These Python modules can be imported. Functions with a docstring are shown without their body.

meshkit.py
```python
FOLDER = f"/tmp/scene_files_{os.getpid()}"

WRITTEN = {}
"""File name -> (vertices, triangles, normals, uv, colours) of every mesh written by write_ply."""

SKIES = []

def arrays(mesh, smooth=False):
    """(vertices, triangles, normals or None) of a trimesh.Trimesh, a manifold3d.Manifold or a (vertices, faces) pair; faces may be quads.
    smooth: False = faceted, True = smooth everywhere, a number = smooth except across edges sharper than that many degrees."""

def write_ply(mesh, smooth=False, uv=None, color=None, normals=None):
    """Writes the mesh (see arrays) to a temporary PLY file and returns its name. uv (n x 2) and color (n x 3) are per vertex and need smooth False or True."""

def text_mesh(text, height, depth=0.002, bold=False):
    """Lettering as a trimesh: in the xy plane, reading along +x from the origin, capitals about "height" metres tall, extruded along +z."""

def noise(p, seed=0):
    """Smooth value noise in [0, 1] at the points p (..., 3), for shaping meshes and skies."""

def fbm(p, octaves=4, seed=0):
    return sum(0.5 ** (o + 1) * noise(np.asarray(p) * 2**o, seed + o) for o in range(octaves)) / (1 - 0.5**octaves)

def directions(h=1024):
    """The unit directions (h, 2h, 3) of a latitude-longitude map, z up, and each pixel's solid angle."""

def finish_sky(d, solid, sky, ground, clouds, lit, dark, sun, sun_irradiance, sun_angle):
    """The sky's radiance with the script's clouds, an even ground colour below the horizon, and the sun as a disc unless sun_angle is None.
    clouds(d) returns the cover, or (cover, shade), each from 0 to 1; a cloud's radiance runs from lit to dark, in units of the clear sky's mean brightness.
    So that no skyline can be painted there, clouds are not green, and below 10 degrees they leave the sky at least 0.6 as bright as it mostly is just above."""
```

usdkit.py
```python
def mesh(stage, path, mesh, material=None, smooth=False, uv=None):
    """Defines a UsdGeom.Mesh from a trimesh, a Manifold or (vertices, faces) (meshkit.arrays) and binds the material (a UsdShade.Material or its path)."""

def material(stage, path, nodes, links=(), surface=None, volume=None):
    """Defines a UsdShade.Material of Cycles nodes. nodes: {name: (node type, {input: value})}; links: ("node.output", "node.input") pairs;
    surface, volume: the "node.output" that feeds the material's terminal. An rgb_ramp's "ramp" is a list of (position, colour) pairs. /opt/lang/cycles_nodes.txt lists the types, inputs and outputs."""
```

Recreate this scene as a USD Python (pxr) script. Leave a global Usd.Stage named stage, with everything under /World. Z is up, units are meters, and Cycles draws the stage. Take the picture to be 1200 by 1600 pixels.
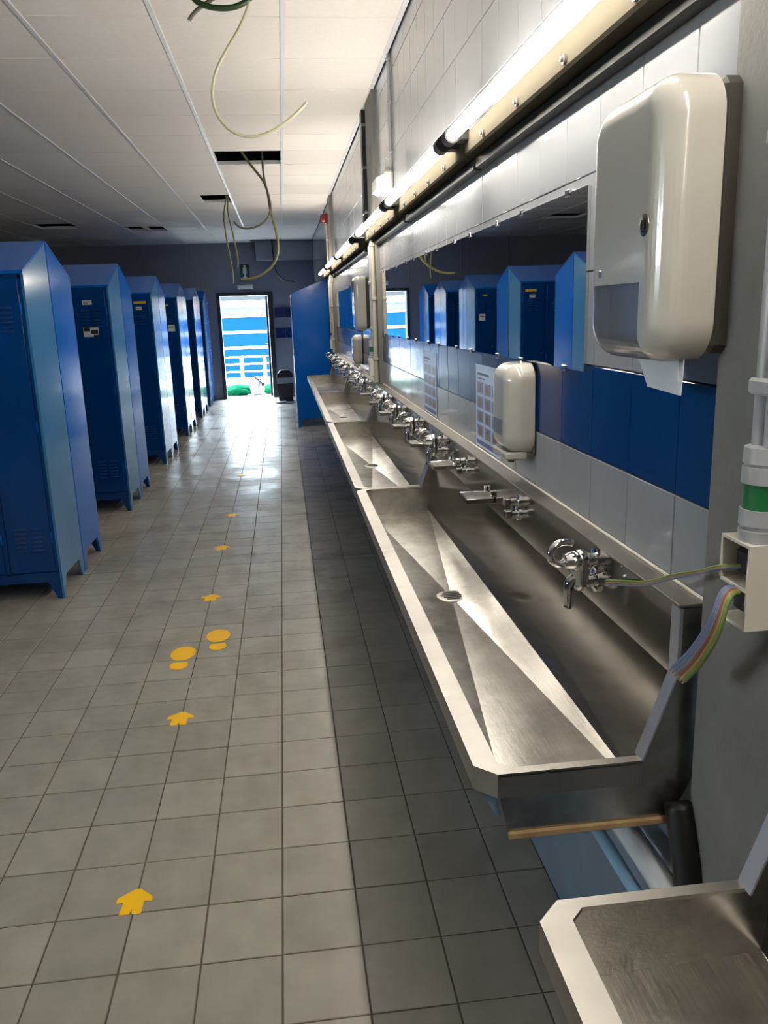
import math, random
import numpy as np, trimesh, usdkit, meshkit
from shapely.geometry import Polygon
from pxr import Usd, UsdGeom, UsdLux, UsdShade, Gf, Sdf, Vt

stage = Usd.Stage.CreateInMemory()
UsdGeom.SetStageUpAxis(stage, 'Z'); UsdGeom.SetStageMetersPerUnit(stage, 1.0)
world = UsdGeom.Xform.Define(stage, '/World'); stage.SetDefaultPrim(world.GetPrim())
UsdGeom.Scope.Define(stage, '/World/Looks')
random.seed(7); RNG = np.random.default_rng(7)

# ---------------------------------------------------------------- camera, daylight, exposure
cam = UsdGeom.Camera.Define(stage, '/World/camera')
cam.CreateHorizontalApertureAttr(36.0); cam.CreateVerticalApertureAttr(48.0); cam.CreateFocalLengthAttr(38.4)
cam.CreateClippingRangeAttr((0.02, 500.0))
R_ = (0.992128111, -0.121014977, -0.032205379); U_ = (0.059839723, 0.232228118, 0.970818886); F_ = (0.110004631, 0.965103868, -0.237641547)
cam.AddTransformOp().Set(Gf.Matrix4d(*R_, 0, *U_, 0, -F_[0], -F_[1], -F_[2], 0, 0, 0, 1.6, 1))
cam.CreateExposureAttr(0.0)
CF, CC = 1280.0, (600.0, 800.0)
def proj(p):
    d = np.asarray(p, float) - (0, 0, 1.6)
    z = d @ F_
    return (np.stack([CC[0] + CF * (d @ R_) / z, CC[1] - CF * (d @ U_) / z], -1), z)

dome = UsdLux.DomeLight.Define(stage, '/World/sky')
dome.CreateColorAttr(Gf.Vec3f(0.80, 0.92, 1.0)); dome.CreateIntensityAttr(15.0)
LAMP = 52.0          # radiance of the fluorescent tubes

# ---------------------------------------------------------------- materials
def lin(r, g, b): return tuple(((c / 255) / 12.92 if c / 255 < 0.04045 else ((c / 255 + 0.055) / 1.055) ** 2.4) for c in (r, g, b))
M = {}
def pm(name, col, rough=0.5, metal=0.0, var=0.06, vs=6.0, bump=0.0, bs=60.0, cell=None, cellvar=0.0, rvar=0.0, stretch=None, **kw):
    """principled material with a little tone noise, tile-to-tile change (cell), roughness noise and fine bump"""
    n = {'g': ('geometry', {}), 'p': ('principled_bsdf', {'roughness': rough, 'metallic': metal, **kw}),
         'n': ('noise_texture', {'scale': vs, 'detail': 4.0}),
         'a': ('map_range', {'from_min': 0.25, 'from_max': 0.75, 'to_min': 1 - var, 'to_max': 1 + var})}
    vec = 'g.position'
    l = []
    if stretch:
        n['mp'] = ('mapping', {'scale': stretch}); l.append(('g.position', 'mp.vector')); vec = 'mp.vector'
    l += [(vec, 'n.vector'), ('n.fac', 'a.value')]
    val = 'a.result'
    if cell:
        n['of'] = ('vector_math', {'math_type': 'subtract', 'vector2': cell[0]})
        n['di'] = ('vector_math', {'math_type': 'divide', 'vector2': cell[1]})
        n['fl'] = ('vector_math', {'math_type': 'floor'})
        n['wn'] = ('white_noise_texture', {'dimensions': '3D'})
        n['cv'] = ('map_range', {'to_min': 1 - cellvar, 'to_max': 1 + cellvar})
        n['mu'] = ('math', {'math_type': 'multiply'})
        l += [('g.position', 'of.vector1'), ('of.vector', 'di.vector1'), ('di.vector', 'fl.vector1'), ('fl.vector', 'wn.vector'),
              ('wn.value', 'cv.value'), ('a.result', 'mu.value1'), ('cv.result', 'mu.value2')]
        val = 'mu.value'
    n['h'] = ('hsv', {'color': col}); l += [(val, 'h.value'), ('h.color', 'p.base_color')]
    if rvar:
        n['n2'] = ('noise_texture', {'scale': 2.3, 'detail': 5.0, 'roughness': 0.65})
        n['r'] = ('map_range', {'from_min': 0.3, 'from_max': 0.7, 'to_min': max(rough - rvar, 0.02), 'to_max': rough + rvar})
        l += [('g.position', 'n2.vector'), ('n2.fac', 'r.value'), ('r.result', 'p.roughness')]
    if bump:
        n['n3'] = ('noise_texture', {'scale': bs, 'detail': 3.0}); n['b'] = ('bump', {'strength': 1.0, 'distance': bump})
        l += [(vec, 'n3.vector'), ('n3.fac', 'b.height'), ('b.normal', 'p.normal')]
    M[name] = usdkit.material(stage, '/World/Looks/' + name, n, l, surface='p.BSDF')
    return M[name]
def em(name, col, strength):
    M[name] = usdkit.material(stage, '/World/Looks/' + name, {'e': ('emission', {'color': col, 'strength': strength})}, [], surface='e.emission')

pm('floor_tile', lin(152, 148, 138), 0.31, var=0.10, vs=9, bump=0.0008, bs=14, cell=((-0.095, 0.06, -1.0), (0.207, 0.218, 10.0)), cellvar=0.09, rvar=0.13)
pm('grout', lin(88, 81, 71), 0.8, var=0.25, vs=5)
pm('ceiling_panel', lin(240, 235, 229), 0.85, var=0.03, vs=40, cell=((0.09, 4.35, 0), (0.6, 0.655, 10.0)), cellvar=0.02, bump=0.0006, bs=180)
pm('rail_white', lin(225, 226, 228), 0.4, var=0.02)
pm('plenum', lin(38, 36, 34), 0.9)
pm('slab', lin(70, 68, 66), 0.9)
pm('tile_white', lin(148, 150, 155), 0.14, var=0.02, vs=3, cell=((0, 1.34, 0.07), (10, 0.203, 0.2)), cellvar=0.03, bump=0.0008, bs=7)
pm('tile_blue', lin(12, 50, 100), 0.13, var=0.04, vs=3, cell=((0, 1.34, 0.07), (10, 0.203, 0.2)), cellvar=0.08, bump=0.0008, bs=7)
pm('tile_grout', lin(96, 97, 100), 0.8)
pm('far_paint', lin(120, 124, 140), 0.7, var=0.05)
pm('left_paint', lin(98, 100, 106), 0.7, var=0.05)
pm('column_paint', lin(120, 118, 114), 0.75, var=0.12, vs=7, bump=0.001, bs=90)
pm('low_wall_paint', lin(120, 136, 152), 0.6, var=0.08)
pm('locker_blue', lin(0, 98, 194), 0.13, var=0.05, vs=2.2)
pm('locker_door_shade_blue', lin(0, 58, 124), 0.18, var=0.05, vs=2.2, bump=0.0003, bs=3.2)  # locker blue darkened: shade on fronts turned from the lamps, put into the colour
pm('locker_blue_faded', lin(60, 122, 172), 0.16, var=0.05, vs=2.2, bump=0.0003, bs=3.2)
pm('locker_dark_gap', lin(4, 20, 50), 0.5)
pm('vent_blue', lin(2, 50, 112), 0.35)
pm('steel', (0.43, 0.415, 0.385), 0.28, 1.0, var=0.10, vs=5, rvar=0.07, bump=0.00025, bs=24, stretch=(6.0, 0.6, 6.0))
pm('steel_panel', (0.44, 0.43, 0.42), 0.12, 1.0, var=0.06, vs=4, rvar=0.03, bump=0.0001, bs=20)
pm('steel_rim', (0.36, 0.345, 0.32), 0.42, 1.0, var=0.12, vs=9, rvar=0.07)
pm('flange_steel', (0.62, 0.64, 0.70), 0.5, 1.0, var=0.05, vs=9)
pm('dish_steel', (0.66, 0.63, 0.58), 0.33, 1.0, var=0.08, vs=20)
pm('steel_dark', (0.33, 0.32, 0.31), 0.32, 1.0, var=0.15, vs=6)
pm('chrome', (0.82, 0.82, 0.83), 0.08, 1.0, var=0.02)
pm('tan_sealant', lin(165, 138, 100), 0.7, var=0.2, vs=30)
pm('bracket_blue', lin(140, 180, 210), 0.5)
pm('mirror', (0.88, 0.91, 0.92), 0.012, 1.0, var=0.0)
pm('mirror_edge', lin(60, 90, 90), 0.2)
pm('dispenser_white', lin(196, 193, 184), 0.18, var=0.02, coat_weight=0.6, coat_roughness=0.05)
pm('dispenser_smoke', lin(120, 122, 130), 0.12, var=0.08, vs=10, alpha=0.72, coat_weight=0.6)
pm('dispenser_back', lin(72, 68, 62), 0.4)
pm('black_plastic', lin(16, 16, 18), 0.4)
pm('paper', lin(224, 226, 230), 0.85, var=0.03)
pm('poster_paper', lin(190, 204, 230), 0.3, var=0.03)
pm('poster_blue', lin(28, 76, 150), 0.3)
pm('poster_photo', lin(120, 126, 146), 0.3, var=0.4, vs=60)
pm('poster_skin', lin(112, 84, 86), 0.3, var=0.25, vs=70)
pm('poster_ink', lin(60, 66, 92), 0.4)
pm('grey_pipe', lin(168, 170, 172), 0.3, var=0.04)
pm('beige_pipe', lin(178, 172, 158), 0.4, var=0.04)
pm('white_pipe', lin(205, 208, 212), 0.35)
pm('green_sleeve', lin(30, 110, 60), 0.4)
pm('box_white', lin(222, 216, 204), 0.4, var=0.02)
pm('box_inside', lin(30, 28, 27), 0.7, var=0.3, vs=60)
pm('batten_cream', (0.056, 0.050, 0.038), 0.9, var=0.04, specular_ior_level=0.0)
pm('lamp_cap', lin(34, 34, 33), 0.5, specular_ior_level=0.2)
pm('cable_cream', lin(206, 202, 172), 0.45)
pm('cable_grey', lin(96, 92, 84), 0.5)
pm('cable_black', lin(24, 24, 22), 0.4)
pm('cable_olive', lin(120, 118, 70), 0.5)
pm('hose_green', lin(44, 70, 40), 0.35)
pm('wire_blue', lin(110, 122, 158), 0.4); pm('wire_grey', lin(128, 126, 136), 0.4); pm('wire_brown', lin(128, 78, 62), 0.4); pm('wire_yellow', lin(214, 176, 40), 0.4)
pm('wire_green', lin(112, 136, 70), 0.4); pm('wire_orange', lin(170, 134, 76), 0.4); pm('copper', (0.85, 0.42, 0.26), 0.3, 1.0)
pm('sticker_yellow', lin(255, 196, 2), 0.4, var=0.06, vs=18)
pm('label_yellow', lin(206, 168, 30), 0.5); pm('label_white', lin(200, 204, 208), 0.5, var=0.06, vs=60); pm('label_black', lin(24, 26, 30), 0.5)
pm('door_frame', lin(16, 34, 40), 0.4)
pm('door_leaf', lin(20, 44, 66), 0.35)
pm('far_tile_blue', lin(14, 36, 92), 0.2)
pm('bin_black', lin(22, 26, 36), 0.35, var=0.08)
pm('bin_bag', lin(150, 154, 160), 0.3, var=0.2, vs=40)
pm('sign_green', lin(16, 70, 62), 0.4); pm('sign_white', lin(206, 220, 214), 0.5)
pm('alarm_red', lin(112, 18, 20), 0.35)
pm('lamp_plastic', lin(214, 214, 208), 0.3)
pm('emergency_lens', lin(230, 232, 226), 0.2)
pm('out_ground', lin(206, 204, 200), 0.9, var=0.08)
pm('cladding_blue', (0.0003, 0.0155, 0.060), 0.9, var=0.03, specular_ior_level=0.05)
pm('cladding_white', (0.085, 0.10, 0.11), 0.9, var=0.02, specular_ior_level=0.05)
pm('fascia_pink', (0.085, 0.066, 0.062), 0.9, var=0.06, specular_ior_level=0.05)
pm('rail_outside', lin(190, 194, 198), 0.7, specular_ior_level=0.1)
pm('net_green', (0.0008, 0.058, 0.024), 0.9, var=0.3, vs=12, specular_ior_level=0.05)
pm('sack_white', lin(120, 118, 116), 0.8, var=0.08)
M['window_glass'] = usdkit.material(stage, '/World/Looks/window_glass', {'f': ('fresnel', {'IOR': 1.45}), 't': ('transparent_bsdf', {'color': (0.95, 0.97, 0.97)}), 'g': ('glossy_bsdf', {'color': (0.9, 0.9, 0.9), 'roughness': 0.02}), 'm': ('mix_closure', {})},
    [('f.fac', 'm.fac'), ('t.BSDF', 'm.closure1'), ('g.BSDF', 'm.closure2')], surface='m.closure')
em('tube_light', (1.0, 0.92, 0.80), LAMP)

# ---------------------------------------------------------------- mesh helpers
cat = trimesh.util.concatenate
def box(x0, x1, y0, y1, z0, z1, bev=0.0):
    x0, x1 = min(x0, x1), max(x0, x1); y0, y1 = min(y0, y1), max(y0, y1); z0, z1 = min(z0, z1), max(z0, z1)
    if not bev:
        return trimesh.creation.box(bounds=[[x0, y0, z0], [x1, y1, z1]])
    b = min(bev, 0.49 * (x1 - x0), 0.49 * (y1 - y0), 0.49 * (z1 - z0)); P = []
    for X, sx in ((x0, 1), (x1, -1)):
        for Y, sy in ((y0, 1), (y1, -1)):
            for Z, sz in ((z0, 1), (z1, -1)):
                P += [(X, Y + sy * b, Z + sz * b), (X + sx * b, Y, Z + sz * b), (X + sx * b, Y + sy * b, Z)]
    return trimesh.convex.convex_hull(np.array(P))
def topbox(x0, x1, y0, y1, z0, z1, b, face='z1'):
    """slab with a chamfer round the one visible face only (12 triangles + bottom)"""
    m = trimesh.creation.box(bounds=[[0, 0, 0], [1, 1, 1]])
    if face in ('z1', 'z0'):
        zf, zc, zb = (z1, z1 - b, z0) if face == 'z1' else (z0, z0 + b, z1)
        P = [(x, y, zb) for x in (x0, x1) for y in (y0, y1)] + [(x, y, zc) for x in (x0, x1) for y in (y0, y1)] + [(x, y, zf) for x in (x0 + b, x1 - b) for y in (y0 + b, y1 - b)]
    else:  # x0
        P = [(x1, y, z) for y in (y0, y1) for z in (z0, z1)] + [(x0 + b, y, z) for y in (y0, y1) for z in (z0, z1)] + [(x0, y, z) for y in (y0 + b, y1 - b) for z in (z0 + b, z1 - b)]
    return trimesh.convex.convex_hull(np.array(P))
def prism(poly, axis, a0, a1):
    """2D polygon extruded along an axis: x -> poly is (y,z); y -> poly is (x,z); z -> poly is (x,y)"""
    pg = poly if isinstance(poly, Polygon) else Polygon(poly)
    m = trimesh.creation.extrude_polygon(pg.buffer(0), abs(a1 - a0), engine='earcut')
    v = m.vertices.copy(); a = v[:, 2] + min(a0, a1)
    if axis == 'x': w = np.stack([a, v[:, 0], v[:, 1]], 1)
    elif axis == 'y': w = np.stack([v[:, 0], a, v[:, 1]], 1)
    else: w = np.stack([v[:, 0], v[:, 1], a], 1)
    m = trimesh.Trimesh(w, m.faces, process=False)
    if axis == 'y': m.invert()
    return m
def cyl(p0, p1, r, n=20):
    return trimesh.creation.cylinder(radius=r, segment=[p0, p1], sections=n)
def smooth_path(P, n=60):
    from scipy.interpolate import CubicSpline
    P = np.asarray(P, float); t = np.r_[0, np.cumsum(np.linalg.norm(np.diff(P, axis=0), axis=1))]
    return CubicSpline(t, P)(np.linspace(0, t[-1], n))
def tube(P, r, n=10, smooth=0):
    P = smooth_path(P, smooth) if smooth else np.asarray(P, float)
    T = np.gradient(P, axis=0); T /= np.linalg.norm(T, axis=1, keepdims=True) + 1e-12
    a = np.cross(T[0], (0, 0, 1.0) if abs(T[0][2]) < 0.9 else (1.0, 0, 0)); a /= np.linalg.norm(a)
    V = []; ang = np.arange(n) * 2 * np.pi / n; rr = np.broadcast_to(r, (len(P),))
    for i in range(len(P)):
        a = a - T[i] * (a @ T[i]); a /= np.linalg.norm(a); b = np.cross(T[i], a)
        V.append(P[i] + rr[i] * (np.cos(ang)[:, None] * a + np.sin(ang)[:, None] * b))
    V = np.concatenate(V); F = []
    for i in range(len(P) - 1):
        for j in range(n):
            k = (j + 1) % n; F += [(i * n + j, i * n + k, (i + 1) * n + k), (i * n + j, (i + 1) * n + k, (i + 1) * n + j)]
    c0, c1 = len(V), len(V) + 1; V = np.vstack([V, P[0], P[-1]]); L = (len(P) - 1) * n
    for j in range(n):
        k = (j + 1) % n; F += [(c0, k, j), (c1, L + j, L + k)]
    return trimesh.Trimesh(V, F, process=False)
def sheet(pts, t=0.003):
    """a flat convex polygon of sheet metal, given counter-clockwise seen from its good side, with thickness t behind"""
    P = np.asarray(pts, float); n = np.cross(P[1] - P[0], P[2] - P[0]); n /= np.linalg.norm(n); k = len(P)
    V = np.vstack([P, P - n * t]); F = []
    for i in range(1, k - 1): F += [(0, i, i + 1), (k, k + i + 1, k + i)]
    for i in range(k):
        j = (i + 1) % k; F += [(i, k + i, k + j), (i, k + j, j)]
    return trimesh.Trimesh(V, F, process=False)
def lathe(prof, n=32, axis='z', at=(0, 0, 0)):
    m = trimesh.creation.revolve(np.asarray(prof, float), sections=n)
    if axis == 'x': m.apply_transform(trimesh.transformations.rotation_matrix(math.pi / 2, (0, 1, 0)))
    if axis == '-x': m.apply_transform(trimesh.transformations.rotation_matrix(-math.pi / 2, (0, 1, 0)))
    m.apply_translation(at); return m
def hull(*ms): return trimesh.convex.convex_hull(np.vstack([m.vertices for m in ms]))
def ball(c, r, s=1):
    m = trimesh.creation.icosphere(s, r); m.apply_translation(c); return m

# ---------------------------------------------------------------- scene helpers
def numbered(parent, name):
    p, k = f'{parent}/{name}', 0
    while stage.GetPrimAtPath(p).IsValid():
        k += 1; p = f'{parent}/{name}_{k:03d}'
    return p
def path_of(o): return '/World' if o is None else str(o.GetPath())
def obj(name, mesh, mat, parent=None, smooth=False, label=None, kind=None):
    if isinstance(mesh, list): mesh = cat(mesh)
    m = usdkit.mesh(stage, numbered(path_of(parent), name), mesh, M[mat], smooth=smooth).GetPrim()
    if label: m.SetCustomDataByKey('label', label)
    if kind: m.SetCustomDataByKey('kind', kind)
    return m
def tag(o, label, category, group=None):
    o.SetCustomDataByKey('label', label); o.SetCustomDataByKey('category', category)
    if group: o.SetCustomDataByKey('group', group)
    return o
def xf(name, loc=(0, 0, 0), rotz=0.0):
    x = UsdGeom.Xform.Define(stage, numbered('/World', name))
    x.AddTranslateOp().Set(Gf.Vec3d(*map(float, loc))); x.AddRotateZOp().Set(float(rotz))
    return x.GetPrim()
def thing(name, label, category, loc=(0, 0, 0), rotz=0.0, group=None):
    return tag(xf(name, loc, rotz), label, category, group)
def dup(root, loc, rotz, label, group=None):
    base = root.GetName(); d = root.GetCustomData()
    while base[-4:-3] == '_' and base[-3:].isdigit(): base = base[:-4]
    r = thing(base, label, d['category'], loc, rotz, group or d.get('group'))
    r.GetReferences().AddInternalReference(root.GetPath()); r.SetInstanceable(True)
    return r
def structure(name, loc=(0, 0, 0)):
    o = xf(name, loc); o.SetCustomDataByKey('kind', 'structure'); return o

W, ZC, YF, XL, YB = 0.67, 2.97, 16.7, -5.4, -2.2       # right wall, ceiling, far wall, left wall, back wall
TX, TY = 0.207, 0.218                                   # floor tile pitch

# ================================================================ SETTING
# ---------------------------------------------------------------- floor: grout bed, tiles one by one where they show, a field beyond
floor = structure('floor')
obj('grout_bed', box(XL - 0.2, W + 0.35, YB - 0.2, YF + 0.25, -0.12, -0.0025), 'grout', floor)
cells = []
for i in range(int((XL + 0.095) / TX) - 1, int((W + 0.095) / TX) + 2):
    for j in range(-11, 77):
        x0, y0 = -0.095 + i * TX, 0.06 + j * TY
        x1, y1 = x0 + TX, y0 + TY
        if x1 < XL or x0 > W or y0 > YF or y1 < YB: continue
        x0, x1, y1 = max(x0, XL), min(x1, W), min(y1, YF)
        area = 0
        if y0 > 0.9:
            q, z = proj([(x0, y0, 0), (x1, y0, 0), (x1, y1, 0), (x0, y1, 0)])
            c = q.mean(0)
            if (z > 0.1).all() and -40 < c[0] < 1240 and -40 < c[1] < 1640:
                area = 0.5 * abs(np.cross(q[2] - q[0], q[3] - q[1]))
                if x0 > 0.33 and y0 > 1.3: area *= 0.2      # under the troughs, out of sight
                if x1 < -1.40 and y0 > 4.8: area *= 0.4     # under the lockers
        cells.append((area, x0, x1, y0, y1))
cells.sort(key=lambda c: (-c[0], c[3], c[1]))
def floor_tile(c):
    g = 0.0022; dz = RNG.uniform(-0.0006, 0.0004)
    return topbox(c[1] + g, c[2] - g, c[3] + g, c[4] - g, -0.011, dz, 0.0016)
for c in cells[:300]: obj('tile', floor_tile(c), 'floor_tile', floor)
obj('tile_field', [floor_tile(c) for c in cells[300:]], 'floor_tile', floor, kind='stuff')

# ---------------------------------------------------------------- ceiling: panels on rails, some taken out, dark void above
ceiling = structure('ceiling')
obj('concrete_slab', box(XL - 0.2, W + 0.35, YB - 0.2, YF + 0.2, 3.5, 3.65), 'slab', ceiling)
xe = [0.09 - 0.6 * k for k in range(0, 10)]
cols = [(0.09, W - 0.02)] + [(xe[k + 1], xe[k]) for k in range(9)]
cols = [(max(a, XL), b) for a, b in cols if b > XL]
holes = {(1, -2), (1, 5), (2, 9), (6, 13), (4, 14), (1, 18)}     # (column, row) with the panel gone
hidden = []
for ci, (a, b) in enumerate(cols):
    for n in range(-10, 19):
        y0, y1 = 4.35 + 0.655 * n, min(4.35 + 0.655 * (n + 1), YF)
        if (ci, n) in holes: continue
        m = topbox(a + 0.003, b - 0.003, y0 + 0.0025, y1 - 0.0025, ZC + RNG.uniform(0, 0.0012), ZC + 0.016, 0.0045, 'z0')
        q, z = proj([(a, y0, ZC), (b, y0, ZC), (b, y1, ZC), (a, y1, ZC)])
        seen = (z > 0.3).all() and q[:, 0].max() > 0 and q[:, 0].min() < 1200 and q[:, 1].max() > 0
        if seen: obj('panel', m, 'ceiling_panel', ceiling)
        else: hidden.append(m)
obj('panel_field', hidden, 'ceiling_panel', ceiling, kind='stuff')
for x in xe + [W - 0.02]:
    if x > XL: obj('grid_rail', box(x - 0.013, x + 0.013, YB, YF, ZC - 0.004, ZC + 0.03, 0.002), 'rail_white', ceiling)
for ci, n in sorted(holes):        # cross bars left round the open fields
    a, b = cols[ci]
    for y in (4.35 + 0.655 * n, min(4.35 + 0.655 * (n + 1), YF - 0.02)):
        obj('cross_bar', box(a + 0.012, b - 0.012, y - 0.008, y + 0.008, ZC + 0.002, ZC + 0.035), 'rail_white', ceiling)
obj('shifted_panel', box(-1.09, -0.86, 10.26, 10.88, ZC + 0.002, ZC + 0.018, 0.003), 'ceiling_panel', ceiling)

# ---------------------------------------------------------------- right wall: glazed tiles above the troughs, paint below, three shallow piers
wall_right = structure('wall_right')
obj('backing', box(W + 0.006, W + 0.30, YB, YF + 0.2, -0.1, 3.5), 'tile_grout', wall_right)
obj('lower_plaster', box(W, W + 0.01, YB, YF, 0, 1.068), 'low_wall_paint', wall_right)
zr = [1.07, 1.27, 1.47, 1.67, 1.87, 2.07, 2.27, 2.47, 2.67, 2.87, 2.975]
ye = [1.18] + [1.34 + 0.203 * k for k in range(0, 76)]
ye = [y for y in ye if y < YF] + [YF]
tl = []
for j in range(len(ye) - 1):
    for i in range(len(zr) - 1):
        y0, y1, z0, z1 = ye[j], ye[j + 1], zr[i], zr[i + 1]
        q, z = proj([(W, y0, z0), (W, y1, z0), (W, y1, z1), (W, y0, z1)])
        c = q.mean(0); area = 0.5 * abs(np.cross(q[2] - q[0], q[3] - q[1]))
        if not (0 < c[0] < 1230 and -60 < c[1] < 1600): area = 0
        if i in (2, 3) and 1.8 < y0 and y1 < 5.6: area *= 0.0     # behind the mirrors
        tl.append((area, i, y0, y1, z0, z1))
tl.sort(key=lambda c: (-c[0], c[2], c[1]))
def wall_tile(c):
    g = 0.0012
    return topbox(W + RNG.uniform(-0.0006, 0.0004), W + 0.009, c[2] + g, c[3] - g, c[4] + g, c[5] - g, 0.0014, 'x0')
for c in tl[:300]: obj('tile', wall_tile(c), 'tile_blue' if c[1] == 1 else 'tile_white', wall_right)
for nm, blue in (('white_tile_field', False), ('blue_tile_field', True)):
    obj(nm, [wall_tile(c) for c in tl[300:] if (c[1] == 1) == blue], 'tile_blue' if blue else 'tile_white', wall_right, kind='stuff')
for k, (y0, y1, z0) in enumerate(((0.90, 1.18, 0), (5.62, 6.02, 1.12), (10.35, 10.75, 1.12))):
    pier = structure(f'wall_pier_{k + 1}')
    obj('plaster', box(W - 0.025, W + 0.02, y0, y1, z0, 3.0, 0.004), 'column_paint', pier)

# ---------------------------------------------------------------- far wall with the open doorway, left and back walls
DX0, DX1, DZ = -1.17, -0.245, 1.985
wall_far = structure('wall_far')
obj('plaster', [box(XL - 0.2, DX0 - 0.05, YF, YF + 0.2, 0, 3.5), box(DX1 + 0.05, W + 0.3, YF, YF + 0.2, 0, 3.5), box(DX0 - 0.05, DX1 + 0.05, YF, YF + 0.2, DZ + 0.06, 3.5)], 'far_paint', wall_far)
obj('boxed_duct', box(-0.42, W, YF - 0.35, YF, 2.62, ZC, 0.005), 'far_paint', wall_far)
for z0 in (1.55, 1.16):
    for k in range(4):
        x0 = -0.13 + 0.2 * k
        obj('blue_tile', box(x0 + 0.001, min(x0 + 0.199, W), YF - 0.008, YF + 0.01, z0, z0 + 0.197, 0.002), 'far_tile_blue', wall_far)
wall_left = structure('wall_left')
WY0, WY1, WZ0, WZ1 = 0.4, 2.2, 1.85, 2.4
obj('plaster', [box(XL - 0.2, XL, YB - 0.2, WY0, 0, 3.5), box(XL - 0.2, XL, WY1, YF + 0.2, 0, 3.5), box(XL - 0.2, XL, WY0, WY1, 0, WZ0), box(XL - 0.2, XL, WY0, WY1, WZ1, 3.5)], 'left_paint', wall_left)
window = structure('window_1')
obj('window_sill', box(XL - 0.22, XL + 0.06, WY0 - 0.04, WY1 + 0.04, WZ0 - 0.03, WZ0, 0.004), 'rail_white', window)
obj('window_frame', [box(XL - 0.14, XL - 0.08, WY0, WY1, WZ1 - 0.05, WZ1), box(XL - 0.14, XL - 0.08, WY0, WY1, WZ0, WZ0 + 0.05)] + [box(XL - 0.14, XL - 0.08, y, y + 0.05, WZ0, WZ1) for y in (WY0, WY1 - 0.05)], 'rail_white', window)
for k in range(2):
    y = WY0 + (WY1 - WY0) * k / 2
    if k: obj('mullion', box(XL - 0.14, XL - 0.08, y - 0.025, y + 0.025, WZ0 + 0.05, WZ1 - 0.05), 'rail_white', window)
    obj('pane', box(XL - 0.113, XL - 0.107, y + 0.03, y + (WY1 - WY0) / 2 - 0.03, WZ0 + 0.05, WZ1 - 0.05), 'window_glass', window)
wall_back = structure('wall_back')
obj('plaster', box(XL - 0.2, W + 0.3, YB - 0.2, YB, 0, 3.5), 'left_paint', wall_back)
door = structure('door_1')
obj('door_frame', [box(DX0 - 0.06, DX0, YF - 0.03, YF + 0.22, 0, DZ + 0.06, 0.004), box(DX1, DX1 + 0.09, YF - 0.03, YF + 0.22, 0, DZ + 0.06, 0.004), box(DX0, DX1, YF - 0.03, YF + 0.22, DZ, DZ + 0.06, 0.004)], 'door_frame', door)
obj('threshold', box(DX0, DX1, YF - 0.02, YF + 0.24, -0.02, 0.004), 'steel_dark', door)
leaf = obj('door_leaf', box(DX1 - 0.055, DX1 - 0.012, YF + 0.23, YF + 1.12, 0.01, DZ - 0.01, 0.004), 'door_leaf', door)
obj('door_handle', [cyl((DX1 - 0.055, YF + 1.03, 1.02), (DX1 - 0.11, YF + 1.03, 1.02), 0.012), cyl((DX1 - 0.105, YF + 1.04, 1.02), (DX1 - 0.105, YF + 0.90, 1.02), 0.012), box(DX1 - 0.06, DX1 - 0.052, YF + 1.0, YF + 1.06, 0.92, 1.10, 0.004)], 'black_plastic', leaf)
trim = structure('trim_1')
obj('floor_edge_strip', box(DX0 - 0.5, DX1 + 0.4, YF + 0.22, YF + 0.5, -0.06, -0.005), 'out_ground', trim)

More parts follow.
